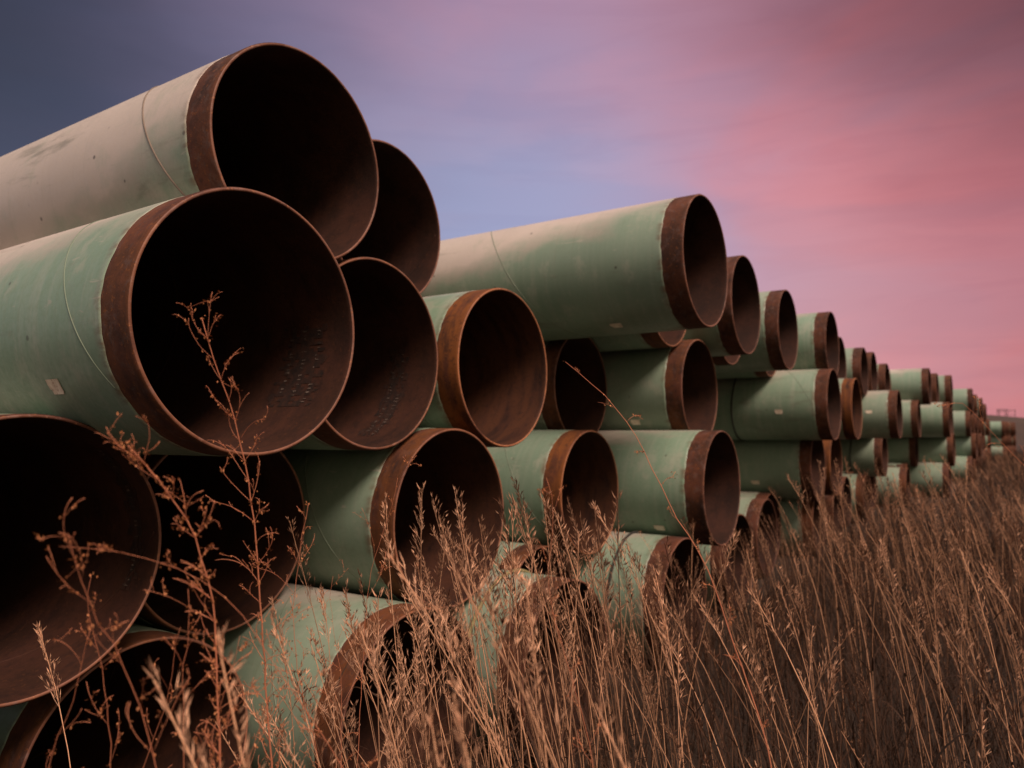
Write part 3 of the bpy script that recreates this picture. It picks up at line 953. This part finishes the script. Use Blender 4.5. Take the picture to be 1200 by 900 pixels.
# colours of the evening sky, with lens vignette painted into the top corners: (direction, tightness, weight, colour)
ANCH = [(dirn(u, v), 75, 1.0, lin(c)) for (u, v, c) in (
    (0, -20, (38, 38, 52)), (-60, 60, (50, 50, 64)), (0, 180, (78, 82, 110)), (200, 60, (90, 84, 114)), (350, 20, (120, 104, 136)), (430, 240, (136, 136, 172)), (0, 420, (116, 114, 148)),
    (570, 220, (152, 152, 192)), (560, 50, (176, 124, 152)), (700, 110, (180, 128, 154)), (720, 240, (164, 158, 196)), (640, 300, (160, 158, 198)),
    (860, 50, (192, 120, 138)), (860, 230, (188, 140, 170)), (1000, 150, (208, 122, 134)), (1000, 310, (214, 148, 160)), (900, 400, (214, 150, 162)),
    (1100, 50, (112, 68, 80)), (1200, 0, (56, 36, 46)), (1010, -30, (112, 66, 84)), (1230, 120, (104, 60, 70)), (1160, 190, (186, 108, 122)), (1160, 310, (188, 120, 148)),
    (1100, 420, (220, 134, 138)), (1200, 460, (204, 120, 124)), (650, 450, (200, 160, 185)), (1350, 430, (170, 95, 100)))]
gd = np.array([cos(SUN_AZ)*0.97, sin(SUN_AZ)*0.97, 0.85]); gd /= np.linalg.norm(gd)
gl = np.array([cos(SUN_AZ), sin(SUN_AZ), 0.12]); gl /= np.linalg.norm(gl)
ANCH += [(gd, 4, 0.02, (0.66, 0.50, 0.42)), (gl, 6, 0.02, (0.75, 0.42, 0.26)), (np.array([0, 0.1, 0.99]), 4, 0.012, (0.42, 0.36, 0.40)),
         (np.array([-0.8, 0.6, 0.1]), 4, 0.01, (0.18, 0.18, 0.26)), (np.array([0.3, 0.95, 0.1]), 4, 0.01, (0.20, 0.20, 0.30)), (np.array([0.9, -0.4, 0.1]), 4, 0.01, (0.36, 0.19, 0.19)),
         (np.array([0, 0, -1.0]), 6, 0.01, (0.03, 0.02, 0.018))]
acc, wsum = None, None
for (d_, k_, w_, c_) in ANCH:
    nd = t.new('ShaderNodeVectorMath', operation='DOT_PRODUCT')
    t.put(nd.inputs[0], wdir); nd.inputs[1].default_value = tuple(float(q) for q in d_)
    e = t.math('MULTIPLY', t.math('EXPONENT', t.math('MULTIPLY', t.math('SUBTRACT', nd.outputs['Value'], 1.0), float(k_))), float(w_))
    sc3 = t.new('ShaderNodeVectorMath', operation='SCALE'); sc3.inputs[0].default_value = c_; t.put(sc3.inputs['Scale'], e)
    if acc is None: acc, wsum = sc3.outputs[0], e
    else:
        ad = t.new('ShaderNodeVectorMath', operation='ADD'); t.put(ad.inputs[0], acc); t.put(ad.inputs[1], sc3.outputs[0]); acc = ad.outputs[0]
        wsum = t.math('ADD', wsum, e)
inv = t.math('DIVIDE', 1.0, t.math('MAXIMUM', wsum, 1e-6))
fin = t.new('ShaderNodeVectorMath', operation='SCALE'); t.put(fin.inputs[0], acc); t.put(fin.inputs['Scale'], inv)
col = fin.outputs[0]
# thin streaks of cloud, pinker and paler than the gaps
side = t.rng(dotd(dirn(1100, 250)), cos(RAD(50)), cos(RAD(12)), 0.30, 1.0)
nC = t.noise(t.mapping(tc, (1.0, 1.0, 7.0), (0.16, -0.16, 0)), 4.2, 8, 0.62, 0.9)
st1 = t.math('MULTIPLY', t.rng(nA, 0.44, 0.60), side); st2 = t.math('MULTIPLY', t.rng(nB, 0.46, 0.62, 1, 0), side); st3 = t.math('MULTIPLY', t.rng(nC, 0.46, 0.62), side)
col = t.mix(t.math('MULTIPLY', st1, 0.62), col, t.mix(1.0, col, (1.22, 1.04, 0.98), 'MULTIPLY'))
col = t.mix(t.math('MULTIPLY', st2, 0.75), col, t.mix(1.0, col, (0.86, 1.05, 1.12), 'MULTIPLY'))
col = t.mix(t.math('MULTIPLY', st3, 0.26), col, t.mix(1.0, col, (0.86, 0.84, 0.88), 'MULTIPLY'))
col = t.mix(1.0, col, (1.06, 1.16, 1.06), 'MULTIPLY')
# the physical sky under it all
skm = t.mix(1.0, sky.outputs[0], (0.05, 0.05, 0.05), 'MULTIPLY')
col = t.mix(0.02, col, skm)
t.put(bg.inputs['Color'], col)
bg.inputs['Strength'].default_value = 1.0

sd = bpy.data.lights.new('sun', 'SUN')
sd.energy = 4.3; sd.angle = RAD(22); sd.color = (1.0, 0.72, 0.60)
so = bpy.data.objects.new('sun', sd); COL.objects.link(so)
sdir = Vector((cos(SUN_AZ)*cos(SUN_EL), sin(SUN_AZ)*cos(SUN_EL), sin(SUN_EL)))
so.rotation_euler = sdir.to_track_quat('Z', 'Y').to_euler()
so.location = (0, -5, 8)

sc.view_settings.view_transform = 'Standard'
sc.view_settings.look = 'None'
sc.view_settings.exposure = 0
sc.view_settings.gamma = 1
sc.cycles.use_denoising = True
sc.cycles.max_bounces = 5
sc.cycles.diffuse_bounces = 3
sc.cycles.glossy_bounces = 2
print('tall stems', cnt_t)
